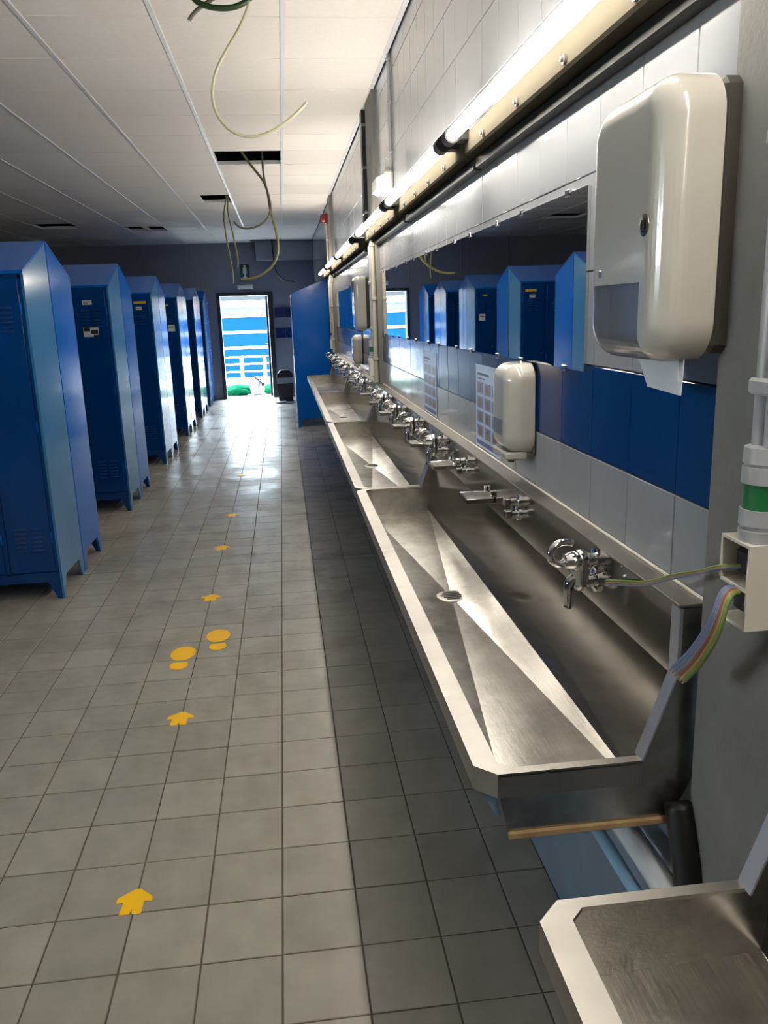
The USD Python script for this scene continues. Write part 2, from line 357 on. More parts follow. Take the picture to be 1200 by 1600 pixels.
# ---------------------------------------------------------------- outside: sloping yard, blue clad hall, white railing
yard = structure('ground')
P = np.array([(-30, 16.93, -0.01), (30, 16.93, -0.01), (30, 60, -2.15), (-30, 60, -2.15)])
obj('paving', sheet(P, 0.2), 'out_ground', yard)
hall = thing('clad_hall', 'bright blue clad hall with white horizontal bands outside the doorway', 'building', (0, 36, 0))
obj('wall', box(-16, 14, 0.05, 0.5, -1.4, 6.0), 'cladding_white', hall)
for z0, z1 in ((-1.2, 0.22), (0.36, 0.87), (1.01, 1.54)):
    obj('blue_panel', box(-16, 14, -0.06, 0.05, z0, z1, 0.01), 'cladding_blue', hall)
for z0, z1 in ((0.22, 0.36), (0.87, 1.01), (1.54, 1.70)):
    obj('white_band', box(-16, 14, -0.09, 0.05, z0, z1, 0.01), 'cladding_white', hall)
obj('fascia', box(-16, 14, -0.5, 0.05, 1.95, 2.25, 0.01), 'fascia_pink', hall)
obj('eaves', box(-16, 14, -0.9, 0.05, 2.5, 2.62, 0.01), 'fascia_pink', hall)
rail = thing('yard_railing', 'low white tubular railing with posts in front of the blue hall', 'railing', (0, 32, 0))
for k in range(-8, 9):
    obj('post', box(-1.60 + 0.86 * k - 0.07, -1.60 + 0.86 * k + 0.07, -0.05, 0.05, -0.80, 0.14, 0.008), 'rail_outside', rail)
for z in (0.10, -0.17, -0.45, -0.72):
    obj('crossbar', box(-8.4, 5.4, -0.03, 0.03, z - 0.035, z + 0.035, 0.01), 'rail_outside', rail)
def lump(c, s, seed, sub=3):
    m = trimesh.creation.icosphere(sub, 1.0); v = m.vertices.copy()
    v *= (0.75 + 0.5 * meshkit.fbm(v * 1.7 + seed, 3, seed))[:, None]; v = v * s + c; v[:, 2] = np.maximum(v[:, 2], c[2] - 0.9 * s[2])
    return trimesh.Trimesh(v, m.faces, process=False)
def net(name, c, s, seed, label):
    o = tag(xf(name, (c[0], c[1], -0.05 * (c[1] - 16.93) - 0.01)), label, 'net')
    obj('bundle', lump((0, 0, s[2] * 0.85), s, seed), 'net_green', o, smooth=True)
    obj('fold', [tube([(-s[0] * 0.9, -s[1], s[2] * 0.5), (0, -s[1] * 1.05, s[2] * 1.1), (s[0] * 0.8, -s[1] * 0.9, s[2] * 0.4)], 0.03, 8, 20)], 'net_green', o, smooth=True)
net('net_heap', (-1.02, 18.2, 0), np.array((0.36, 0.25, 0.13)), 3, 'wide bright green net heap on the ground outside the doorway, left side')
net('net_heap', (-0.36, 18.4, 0), np.array((0.13, 0.2, 0.12)), 5, 'small bright green net heap outside by the right door jamb')
sk = thing('rubble_sack', 'pale rubble sack leaning open outside the doorway beside the green net', 'sack', (-0.60, 17.9, -0.055))
obj('sack', lump((0, 0, 0.17), np.array((0.15, 0.16, 0.21)), 9), 'sack_white', sk, smooth=True)
obj('collar', tube([(0.13 * math.cos(a), 0.13 * math.sin(a), 0.33 + 0.02 * math.sin(3 * a)) for a in np.linspace(0, 2 * math.pi, 25)], 0.02, 8), 'sack_white', sk, smooth=True)
tl_ = thing('hand_brush', 'small dark stick resting on the pale rubble sack outside', 'tool', (-0.56, 17.72, 0.27))
obj('handle', tube([(-0.10, 0, 0.09), (0.08, -0.02, -0.07)], 0.016, 10), 'black_plastic', tl_, smooth=True)
obj('head', box(0.05, 0.12, -0.05, 0.02, -0.12, -0.05, 0.01), 'black_plastic', tl_)

# ================================================================ LAMPS on the right wall
def lamp_thing(y0, y1, label):
    """waterproof batten: channel on the wall, tube in front of it on two sockets"""
    L = y1 - y0
    t = thing('fluorescent_lamp', label, 'lamp', (W, y0, 2.13), 0, 'fluorescent tubes along the tiled wall')
    obj('batten', box(-0.070, 0.0, 0.01, L - 0.01, -0.066, 0.002, 0.006), 'batten_cream', t)
    obj('backing_rail', box(-0.030, 0.0, -0.012, L + 0.012, -0.100, -0.066, 0.004), 'lamp_cap', t)
    for s, e in ((0.015, 0.075), (L - 0.075, L - 0.015)):
        obj('socket', [cyl((-0.120, s, -0.014), (-0.120, e, -0.014), 0.025, 24), box(-0.120, -0.066, s, e, -0.030, 0.002, 0.004)], 'lamp_cap', t, smooth=30)
    obj('tube', cyl((-0.120, 0.07, -0.014), (-0.120, L - 0.07, -0.014), 0.0185, 24), 'tube_light', t, smooth=30)
    for k in range(4):
        y = L * (0.17 + 0.22 * k)
        obj('clip', [lathe([(0, 0), (0.010, 0), (0.010, 0.008), (0.005, 0.009), (0.005, 0.014), (0, 0.014)], 14, '-x', (-0.068, y, -0.048))], 'dispenser_back', t, smooth=30)
    return t
lamp_thing(-1.80, -0.38, 'lit tube lamp on the right wall furthest behind the near pier')
lamp_thing(-0.32, 1.10, 'lit tube lamp on the right wall over the nearest trough')
lamp_thing(1.15, 2.72, 'longest-looking lit tube lamp at the top, running out of the frame above the towel dispenser')
lamp_thing(2.77, 4.24, 'lit tube lamp second from the top of the row, above the mirror joints')
lamp_thing(4.31, 5.88, 'lit tube lamp third from the top, ending beside the black trunking')
lamp_thing(6.30, 8.02, 'lit tube lamp just beyond the black trunking, largest of the far three')
lamp_thing(8.12, 9.78, 'middle one of the three far lit tube lamps')
lamp_thing(9.95, 11.55, 'last and smallest lit tube lamp, low above the far blue locker')

# ================================================================ LOCKERS
LW, LD, LZ0, LZS, LZR = 0.30, 0.515, 0.125, 1.885, 2.075
def locker_bank(n, label, loc, rotz, group, faded=False):
    """n lockers side by side; local x along the bank (end panel seen at x = n*LW), y = 0 front, y = LD back, roof rising to the back"""
    t = thing('locker_bank', label, 'locker', loc, rotz, group)
    L = n * LW
    obj('carcass', [prism([(0.012, LZ0), (LD - 0.004, LZ0), (LD - 0.004, LZR - 0.012), (0.012, LZS - 0.012)], 'x', 0.014, L - 0.014)], 'locker_blue', t)
    sl = (LZR - LZS) / LD
    obj('roof', prism([(-0.008, LZS - 0.003), (LD - 0.003, LZR), (LD - 0.003, LZR - 0.014), (-0.008, LZS - 0.020)], 'x', -0.002, L + 0.002), 'locker_blue', t)
    side = [(0, 0), (0.035, 0), (0.085, 0.125), (0.40, 0.125), (0.455, 0.0), (LD - 0.006, 0), (LD - 0.006, LZR - 0.008), (0, LZS - 0.008)]
    for x0, x1 in ((0.0, 0.014), (L - 0.014, L)):
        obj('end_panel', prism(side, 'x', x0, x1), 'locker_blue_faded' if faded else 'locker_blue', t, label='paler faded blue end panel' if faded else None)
    obj('front_frame', [box(k * LW - 0.012 if 0 < k < n else (0.014 if k == 0 else L - 0.030), k * LW + 0.012 if 0 < k < n else (0.030 if k == 0 else L - 0.014), 0.0, 0.02, LZ0 + 0.03, LZS - 0.03) for k in range(n + 1)] + [box(0.014, L - 0.014, 0, 0.02, LZS - 0.045, LZS - 0.012)], 'locker_door_shade_blue', t)
    obj('skirt', prism([(0.0145, 0.0), (0.036, 0.0), (0.085, 0.105), (L - 0.085, 0.105), (L - 0.036, 0), (L - 0.0145, 0), (L - 0.0145, 0.165), (0.0145, 0.165)], 'y', 0.0, 0.016), 'locker_door_shade_blue', t)
    for k in range(n):
        x0, x1 = k * LW + 0.016, (k + 1) * LW - 0.016
        if k == 0: x0 = 0.034
        if k == n - 1: x1 = L - 0.034
        d = obj('door', [box(x0, x1, -0.006, 0.012, 0.172, LZS - 0.05, 0.003)], 'locker_door_shade_blue', t)
        xc = (x0 + x1) / 2
        for zb in (0.30, 1.55):
            V = []
            for r in range(6):
                for cx in (xc - 0.045, xc + 0.045):
                    V.append(prism([(-0.006, zb + 0.026 * r), (-0.013, zb + 0.026 * r + 0.003), (-0.006, zb + 0.026 * r + 0.012)], 'x', cx - 0.032, cx + 0.032))
            obj('vent', V, 'vent_blue', d, kind='stuff')
        obj('lock', [cyl((x0 + 0.03, -0.006, 1.06), (x0 + 0.03, -0.016, 1.06), 0.012, 16), box(x0 + 0.022, x0 + 0.038, -0.022, -0.014, 1.045, 1.075, 0.003)], 'chrome', d, smooth=30)
        obj('hinge', [cyl((x1 + 0.002, -0.004, z), (x1 + 0.002, -0.004, z + 0.06), 0.005, 10) for z in (0.35, 1.0, 1.65)], 'locker_blue', d, smooth=30)
    return t
NB = 4; XE = -1.38                                   # banks end at x = XE
ylist = [4.83, 7.10, 9.37, 11.64, 13.72, 15.40]
ordn = ['nearest', 'second', 'third', 'fourth', 'fifth', 'sixth']
first = back = None
for i, y in enumerate(ylist):
    near = f'near half of the {ordn[i]} gabled blue locker pair, doors facing the camera'
    far = f'far half of the {ordn[i]} gabled blue locker pair, beyond the ridge'
    if first is None:
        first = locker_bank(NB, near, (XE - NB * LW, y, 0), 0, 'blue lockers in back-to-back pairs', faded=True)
        back = locker_bank(NB, far, (XE, y + 2 * LD + 0.004, 0), 180, 'blue lockers in back-to-back pairs')
    else:
        dup(first, (XE - NB * LW, y, 0), 0, near)
        dup(back, (XE, y + 2 * LD + 0.004, 0), 180, far)
locker_bank(5, 'single blue locker bank against the right wall past the last trough', (0.155, 11.94 + 1.5, 0), -90, None)

# stickers on the doors facing the camera
def sticker(name, label, x0, x1, y, z0, z1, mat, extra=None):
    o = thing(name, label, 'sticker', ((x0 + x1) / 2, y - 0.0065, (z0 + z1) / 2))
    w, h = (x1 - x0) / 2, (z1 - z0) / 2
    obj('sheet', box(-w, w, -0.0012, 0, -h, h), mat, o)
    if extra:
        for nm, a, b, c, d, mt in extra: obj(nm, box(a * w, b * w, -0.0018, -0.0010, c * h, d * h), mt, o)
y2, y3, y4 = ylist[1], ylist[2], ylist[3]
sticker('name_label', 'small white name label high on the second locker door', -1.595, -1.520, y2, 1.730, 1.765, 'label_white', [('print_line', -0.8, 0.8, 0.1, 0.4, 'label_black'), ('print_line', -0.8, 0.3, -0.5, -0.2, 'label_black')])
sticker('torn_sticker', 'torn black and white sticker on the second locker door', -1.61, -1.49, y2, 1.475, 1.55, 'label_white', [('black_patch', -0.9, -0.1, 0.2, 1.0, 'label_black'), ('black_patch', 0.0, 0.9, -0.4, 0.5, 'label_black'), ('black_patch', 0.3, 1.0, -1.0, -0.6, 'label_black')])
sticker('yellow_tape', 'yellow tape strip on the third locker door', -1.57, -1.44, y3, 1.765, 1.792, 'label_yellow')
sticker('name_label', 'cream name label under the yellow tape on the third locker door', -1.555, -1.49, y3, 1.70, 1.735, 'label_white', [('print_line', -0.8, 0.7, -0.2, 0.2, 'label_black')])
sticker('yellow_tape', 'short yellow tape strip on the fourth locker door', -1.56, -1.50, y4, 1.765, 1.785, 'label_yellow')
sticker('paper_note', 'white paper note at mid height on the fourth locker door', -1.53, -1.44, y4, 1.43, 1.52, 'label_white', [('print_line', -0.7, 0.7, 0.2, 0.4, 'label_black')])

# ================================================================ WASH TROUGHS
TL = 2.335
ZR_ = 0.84
def trough(label, y0):
    t = thing('wash_trough', label, 'trough', (0, y0, 0), 0, 'steel wash troughs along the right wall')
    XO, XI, XB0, XB1, XS, XLd = 0.28, 0.322, 0.345, 0.602, 0.622, 0.645
    zb, zk, zd, dx, dy = 0.722, 0.731, 0.707, 0.486, TL * 0.53
    e = 0.012
    A, B, C, D = (XB0, e, zb), (XB1, e, zk), (XB1, TL - e, zk), (XB0, TL - e, zb)
    d0 = (dx, dy, zd)
    obj('basin', [sheet([A, B, d0]), sheet([B, C, d0]), sheet([C, D, d0]), sheet([D, A, d0]),
                  sheet([(XI, e, ZR_ - 0.004), (XB0, e, zb), (XB0, TL - e, zb), (XI, TL - e, ZR_ - 0.004)]),
                  ], 'steel', t)
    obj('back_slope', [sheet([(XB1, TL - e, zk), (XB1, e, zk), (XS, e, 0.985), (XS, TL - e, 0.985)])], 'steel_panel', t)
    ch = 0.034
    out = [(XO + ch, 0), (0.5675, 0), (0.5675, 0.018), (XI + 0.020, 0.018), (XI, 0.038), (XI, TL - 0.038), (XI + 0.020, TL - 0.018), (0.5675, TL - 0.018), (0.5675, TL), (XO + ch, TL), (XO, TL - ch), (XO, ch)]
    rim = prism(out, 'z', ZR_ - 0.006, ZR_)
    skirt = Polygon([(XO + ch, 0), (0.5675, 0), (0.5675, TL), (XO + ch, TL), (XO, TL - ch), (XO, ch)])
    ring = skirt.difference(Polygon([(XO + ch, 0.003), (0.58, 0.003), (0.58, TL - 0.003), (XO + ch, TL - 0.003), (XO + 0.003, TL - ch), (XO + 0.003, ch)]))
    obj('rim', [rim], 'steel_rim', t)
    obj('rim_flange', [prism(g, 'z', ZR_ - 0.045, ZR_ - 0.004) for g in (ring.geoms if hasattr(ring, 'geoms') else [ring])], 'steel_rim', t)
    for s in (0, 1):
        yy = (0.006, 0.012) if s == 0 else (TL - 0.012, TL - 0.006)
        prof = [(XI - 0.012, ZR_ - 0.004), (0.335, 0.715), (0.622, 0.715), (W - 0.004, 0.80), (W - 0.004, 1.108), (0.626, 1.108), (0.626, 0.992), (0.567, 0.838)]
        ep = obj('end_panel', prism(prof, 'y', *yy), 'steel', t)
        ya, yb = (0.0, 0.030) if s == 0 else (TL - 0.030, TL)
        obj('end_flange', [sheet([(0.566, ya, 0.838), (0.566, yb, 0.838), (0.620, yb, 0.990), (0.620, ya, 0.990)][::-1], 0.003), box(0.620, 0.626, ya, yb, 0.985, 1.110)], 'flange_steel', ep)
        obj('seal_edge', box(0.334, 0.624, *((-0.001, 0.0075) if s == 0 else (TL - 0.0075, TL + 0.001)), 0.712, 0.725, 0.002), 'tan_sealant', ep)
    obj('backsplash', [box(0.622, W - 0.003, e, TL - e, 0.98, 1.113, 0.002)], 'steel_panel', t)
    obj('ledge', [box(0.618, W - 0.001, 0.0, TL, 1.112, 1.118, 0.0015)], 'steel_rim', t)
    obj('ledge_seal', tube([(W - 0.005, 0.0, 1.120), (W - 0.005, TL, 1.120)], 0.0032, 8), 'box_white', t)
    # strainer over the drain
    g = [lathe([(0.0, 0.0), (0.050, 0.0), (0.052, 0.003), (0.046, 0.006), (0.0, 0.005)], 32, 'z', (dx, dy, zd))]
    dr = obj('strainer', g, 'steel_rim', t, smooth=30)
    obj('slot', [box(dx - 0.036 + abs(k) * 0.008, dx + 0.036 - abs(k) * 0.008, dy + 0.016 * k - 0.004, dy + 0.016 * k + 0.004, zd + 0.003, zd + 0.0072) for k in range(-2, 3)], 'black_plastic', dr)
    # trap and waste pipe under the bowl
    tr = obj('trap', [cyl((dx, dy, 0.672), (dx, dy, 0.50), 0.022), cyl((dx, dy, 0.56), (dx, dy, 0.42), 0.05, 24), cyl((dx, dy, 0.50), (W - 0.04, dy, 0.50), 0.02)], 'black_plastic', t, smooth=30)
    for yk in (0.05, TL - 0.05):
        obj('bracket', prism([(0.290, 0.796), (0.318, 0.796), (0.330, 0.735), (0.322, 0.735)], 'y', yk - 0.012, yk + 0.012), 'bracket_blue', t)
    return t
T1 = trough('long steel wash trough filling the middle right of the picture, wires beside its near end', 1.20)
for y0, lb in ((-1.44, 'nearest steel wash trough, only its far corner in the bottom right'),
               (3.54, 'second long steel wash trough, joined to the far end of the big middle one'),
               (5.90, 'third steel wash trough away, between the two far piers, near one'),
               (8.24, 'farthest steel wash trough, ending in front of the far blue locker')):
    dup(T1, (0, y0, 0), 0, lb)

# supply and waste pipes along the low wall
wp = thing('waste_pipe', 'thick white waste pipe running along the low wall under the troughs', 'pipe', (0.61, 0, 0.60))
obj('pipe', cyl((0, 0.2, 0), (0, 10.5, 0), 0.024), 'white_pipe', wp, smooth=30)
obj('clip', [cyl((0, y, 0), (0, y + 0.03, 0), 0.028) for y in np.arange(0.5, 10.4, 1.1)] + [box(0, W - 0.61, y, y + 0.03, -0.01, 0.01) for y in np.arange(0.5, 10.4, 1.1)], 'white_pipe', wp, smooth=30)
sp = thing('supply_pipe', 'thin blue-grey water pipe beside the white waste pipe under the troughs', 'pipe', (0.585, 0, 0.545))
obj('pipe', cyl((0, 0.2, 0), (0, 10.5, 0), 0.013), 'bracket_blue', sp, smooth=30)
obj('clip', [box(0, W - 0.585, y, y + 0.02, -0.006, 0.006) for y in np.arange(0.7, 10.4, 1.1)], 'bracket_blue', sp)
hp = thing('drain_hose', 'black rubber drain hose behind the near end of the middle trough', 'hose', (0.632, 1.13, 0.6))
obj('hose', tube([(0, 0.06, 0.16), (0, 0.03, 0.10), (0.0, 0.0, 0.0), (0.0, 0.0, -0.10), (0.01, 0.05, -0.2)], 0.026, 14, 30), 'black_plastic', hp, smooth=True)
obj('clamp', [cyl((0, 0.0, -0.02), (0, 0.0, 0.0), 0.03)], 'steel_dark', hp, smooth=30)

# ================================================================ TAPS AND SOAP DISHES
XW = 0.622
def lever_tap(label, y, z):
    t = thing('lever_tap', label, 'tap', (XW, y, z), 0, 'lever taps on the trough backsplash')
    obj('inlet', [lathe([(0, 0), (0.026, 0), (0.026, 0.006), (0.015, 0.010), (0.015, 0.035), (0, 0.035)], 24, '-x', (0, 0.0, zz)) for zz in (0.0, -0.045)], 'chrome', t, smooth=30)
    obj('body', [hull(ball((-0.035, 0, 0.004), 0.020, 2), ball((-0.035, 0, -0.048), 0.019, 2)), lathe([(0, 0), (0.021, 0), (0.022, 0.012), (0.016, 0.030), (0, 0.032)], 24, '-x', (-0.040, 0, 0.0))], 'chrome', t, smooth=40)
    obj('spout', tube([(-0.030, 0, -0.040), (-0.046, 0, -0.038), (-0.056, 0.0, -0.048), (-0.060, 0, -0.070), (-0.062, 0, -0.102)], np.linspace(0.014, 0.0085, 40), 14, 40), 'chrome', t, smooth=40)
    lv = obj('lever', [hull(ball((-0.050, 0, 0.004), 0.014, 2), ball((-0.072, 0.0, -0.004), 0.009, 2))], 'chrome', t, smooth=40)
    obj('lever_loop', tube([(-0.064, 0.0, -0.006), (-0.086, 0.0, -0.004), (-0.100, 0.001, 0.010), (-0.094, 0.002, 0.030), (-0.074, 0.004, 0.040), (-0.052, 0.004, 0.036)], 0.0078, 12, 40), 'chrome', lv, smooth=40)
    return t
def push_tap(label, y, z):
    t = thing('push_tap', label, 'tap', (XW, y, z), 0, 'push taps on the trough backsplash')
    for nm, zz, ln in (('button', 0.012, 0.040), ('outlet', -0.022, 0.037)):
        b = obj(nm + '_body', [lathe([(0, 0), (0.019, 0), (0.019, 0.005), (0.0135, 0.008), (0.0135, ln - 0.014), (0, ln - 0.014)], 24, '-x', (0, 0, zz))], 'chrome', t, smooth=30)
        obj(nm, [box(-ln - 0.004, -ln + 0.014, -0.011, 0.011, zz - 0.011, zz + 0.011, 0.003)], 'chrome', b)
    obj('bridge', [box(-0.024, -0.010, -0.008, 0.008, -0.024, 0.012, 0.003)], 'chrome', t)
    return t
def soap_dish(label, y):
    t = thing('soap_dish', label, 'soap dish', (XW, y, 1.026), 0, 'soap dishes on the trough backsplash')
    obj('tray', [sheet([(-0.085, -0.055, -0.012), (0.0, -0.055, -0.012), (0.0, 0.055, -0.012), (-0.085, 0.055, -0.012)])], 'dish_steel', t)
    obj('lip', [box(-0.088, -0.083, -0.058, 0.058, -0.014, 0.002, 0.001), box(-0.088, 0, -0.058, -0.053, -0.014, 0.002, 0.001), box(-0.088, 0, 0.053, 0.058, -0.014, 0.002, 0.001), box(-0.004, 0, -0.058, 0.058, -0.014, 0.008, 0.001)], 'chrome', t)
    for yy in (-0.05, 0.035): obj('fixing', box(-0.010, 0, yy, yy + 0.015, 0.0, 0.022, 0.002), 'chrome', t)
    return t
near_words = ['first', 'second', 'third', 'fourth', 'fifth', 'sixth', 'seventh', 'eighth', 'ninth', 'tenth', 'eleventh', 'twelfth', 'thirteenth', 'fourteenth', 'fifteenth', 'sixteenth', 'seventeenth']
tap_y = [1.57, 2.15, 2.80] + [3.27 + 0.585 * k for k in range(13)]
LT = PT = None
for k, y in enumerate(tap_y):
    w = near_words[k]
    if k in (1, 2) or (k > 5 and k % 3 == 1):
        lb = f'double-knob push tap, {w} tap along the wall counting from the near end'
        if PT is None: PT = push_tap(lb, y, 1.066)
        else: dup(PT, (XW, y, 1.066), 0, lb)
    else:
        lb = 'lever tap with loop handle nearest the camera, striped wires hanging beside it' if k == 0 else f'chrome lever tap, {w} tap along the wall counting from the near end'
        if LT is None: LT = lever_tap(lb, y, 1.085)
        else: dup(LT, (XW, y, 1.085), 0, lb)
SD = None
for k, y in enumerate([2.475, 3.05] + [3.60 + 0.585 * j for j in range(11)]):
    lb = f'square steel soap dish, {near_words[k]} along the backsplash counting from the near end'
    if SD is None: SD = soap_dish(lb, y)
    else: dup(SD, (XW, y, 1.026), 0, lb)

# ================================================================ MIRRORS
def mirror(label, y0, y1, z0=1.455, z1=1.847):
    L = y1 - y0; H = z1 - z0
    t = thing('mirror_panel', label, 'mirror', (W, y0, z0), 0, 'mirror panels above the troughs')
    obj('glass', box(-0.007, -0.001, 0.0018, L - 0.0018, 0, H), 'mirror', t)
    obj('backing', box(-0.001, 0.0, 0.002, L - 0.002, 0.002, H - 0.002), 'mirror_edge', t)
    for yy in (0.13, L - 0.13):
        for zz in (0.0, H):
            obj('clip', [box(-0.011, 0.0, yy - 0.012, yy + 0.012, zz - 0.008, zz + 0.008, 0.002)], 'chrome', t)
    return t
m0, mw = 1.785, 0.6275
mlab = ['mirror panel partly behind the big paper towel dispenser', 'second mirror panel from the near end, over the soap dispenser', 'third mirror panel from the near end', 'fourth mirror panel from the near end', 'fifth mirror panel from the near end', 'mirror panel at the near side of the second pier, reflecting the open door']
ma = mirror(mlab[0], m0, m0 + mw)
for k in range(1, 6): dup(ma, (W, m0 + mw * k, 1.455), 0, mlab[k])
for k in range(5): dup(ma, (W, 7.05 + 0.64 * k, 1.440), 0, f'mirror panel beyond the second pier, {near_words[k]} one past the far towel dispenser', 'mirror panels beyond the second pier')

# ================================================================ DISPENSERS
def rounded_profile(w, h, r, n=8):
    P = []
    for cx, cy, a0 in ((w - r, h - r, 0), (r, h - r, 90), (r, r, 180), (w - r, r, 270)):
        for k in range(n + 1):
            a = math.radians(a0 + 90 * k / n); P.append((cx + r * math.cos(a), cy + r * math.sin(a)))
    return P
def shell(w, h, d, r, steps=7, ed=0.028):
    """rounded front cover: outline w (along y) by h (z), bulging to -x by d with a rounded edge"""
    rings = []
    for k in range(steps + 1):
        a = math.pi / 2 * k / steps; ins = ed * (1 - math.cos(a)); x = -(d - ed) - ed * math.sin(a)
        rr = max(r - ins, 0.004)
        rings.append([(x, ins + p[0], ins + p[1]) for p in rounded_profile(w - 2 * ins, h - 2 * ins, rr)])
    rings.insert(0, [(0.0, p[0], p[1]) for p in rounded_profile(w, h, r)])
    V = np.array(rings).reshape(-1, 3); n = len(rings[0]); F = []
    for i in range(len(rings) - 1):
        for j in range(n):
            k = (j + 1) % n; F += [(i * n + j, (i + 1) * n + j, (i + 1) * n + k), (i * n + j, (i + 1) * n + k, i * n + k)]
    c = len(V); V = np.vstack([V, V[-n:].mean(0), V[:n].mean(0)]); L = (len(rings) - 1) * n
    for j in range(n):
        k = (j + 1) % n; F += [(c, L + k, L + j), (c + 1, j, k)]
    m = trimesh.Trimesh(V, F, process=False); m.fix_normals(); return m
def towel_dispenser(label, y0, z0, xb):
    w, h, d = 0.285, 0.400, 0.088
    t = thing('towel_dispenser', label, 'paper towel dispenser', (xb, y0, z0), 0)
    obj('back_plate', box(-0.034, 0.018, 0.006, w - 0.006, 0.012, h - 0.012, 0.012), 'dispenser_back', t)
    full = shell(w, h, d, 0.060, 9, 0.044)
    cut = trimesh.intersections.slice_mesh_plane
    up = cut(full, (0, 0, 1), (0, 0, 0.118), cap=False)
    low = cut(full, (0, 0, -1), (0, 0, 0.118), cap=False)
    low_near = cut(low, (0, -1, 0), (0, 0.062, 0), cap=False); low_far = cut(low, (0, 1, 0), (0, 0.062, 0), cap=False)
    for m in (up, low_near): m.apply_translation((-0.028, 0, 0))
    low_far.apply_translation((-0.027, 0, 0))
    cov = obj('cover', [up, low_near], 'dispenser_white', t, smooth=35)
    win = obj('window', [low_far], 'dispenser_smoke', t, smooth=35, label='smoky see-through lower window')
    obj('towel_stack', box(-0.085, -0.03, 0.085, w - 0.03, 0.03, 0.116, 0.004), 'paper', t)
    obj('keyhole', [lathe([(0, 0), (0.016, 0), (0.016, 0.002), (0.010, 0.003), (0.010, 0.001), (0, 0.001)], 24, '-x', (-d - 0.027, 0.052, 0.198))], 'steel_dark', cov, smooth=30)
    obj('key_slot', [box(-d - 0.0315, -d - 0.028, 0.047, 0.057, 0.190, 0.206, 0.001)], 'black_plastic', cov)
    obj('emblem', box(-d - 0.0295, -d - 0.0275, w - 0.075, w - 0.063, 0.130, 0.142, 0.001), 'steel_dark', cov)
    # hanging towel, creased to a slanted edge
    P = [(-0.050, 0.040, 0.006), (-0.052, 0.205, 0.006), (-0.056, 0.150, -0.046), (-0.058, 0.030, -0.050)]
    obj('towel', [sheet(P, 0.0015), sheet([(-0.054, 0.050, 0.006), (-0.046, 0.185, 0.006), (-0.048, 0.130, -0.042), (-0.056, 0.042, -0.046)], 0.0015)], 'paper', t)
    return t
towel_dispenser('big white paper towel dispenser in the upper right with a towel hanging out', 1.150, 1.512, 0.648)
towel_dispenser('far white paper towel dispenser beyond the second pier', 6.33, 1.465, 0.668)
def soap_dispenser(label, y0, z0):
    w, h, d = 0.185, 0.245, 0.078
    t = thing('soap_dispenser', label, 'soap dispenser', (W - 0.001, y0, z0), 0)
    obj('back_plate', box(-0.008, 0, 0.006, w - 0.006, -0.005, h - 0.02, 0.003), 'dispenser_back', t)
    s = shell(w, h, d, 0.048, 9, ed=0.046); s.apply_translation((-0.006, 0, 0))
    c = obj('cover', s, 'dispenser_white', t, smooth=40)
    obj('window', box(-d - 0.0085, -d - 0.003, 0.050, w - 0.050, 0.050, 0.095, 0.002), 'dispenser_smoke', c)
    obj('lever', [box(-d - 0.004, -0.02, 0.018, w - 0.018, -0.016, 0.006, 0.005)], 'dispenser_white', t)
    obj('nozzle', [cyl((-0.045, w / 2, -0.034), (-0.045, w / 2, 0.0), 0.009, 16)], 'dispenser_smoke', t, smooth=30)
    return t
soap_dispenser('white soap dispenser beside the hand washing poster, nearest one', 2.145, 1.207)
soap_dispenser('far white soap dispenser below the far towel dispenser', 7.05, 1.17)

# ================================================================ POSTERS
def poster(label, y1, w=0.34, h=0.285, zb=1.127):
    """flat print; its left edge is the far edge y1"""
    t = thing('poster', label, 'poster', (W - 0.0015, y1, zb), 0)
    bx = lambda a, b, c, d, dx=0.0: box(-0.0006 - dx, 0.0 - dx, -a * w, -b * w, c * h, d * h)
    obj('sheet', box(-0.0006, 0.0, -w, 0, 0, h), 'poster_paper', t)
    obj('blue_band', bx(0.04, 0.97, 0.03, 0.085, 0.0005), 'poster_blue', t)
    obj('heading_line', [bx(0.08, 0.55, 0.875, 0.905, 0.0005), bx(0.08, 0.38, 0.83, 0.845, 0.0005)], 'poster_ink', t)
    for r in range(4):
        for c in range(3):
            a = 0.07 + 0.30 * c
            obj('picture', bx(a, a + 0.25, 0.13 + 0.175 * r, 0.27 + 0.175 * r, 0.0005), 'poster_photo', t)
            obj('hand_print', bx(a + 0.06 + 0.03 * ((r + c) % 2), a + 0.17, 0.15 + 0.175 * r, 0.25 + 0.175 * r, 0.0009), 'poster_skin', t)
    return t
poster('hand washing poster with photos behind the near soap dispenser', 2.86)
poster('hand washing poster on the tiles further along, blue band at its foot', 3.97)

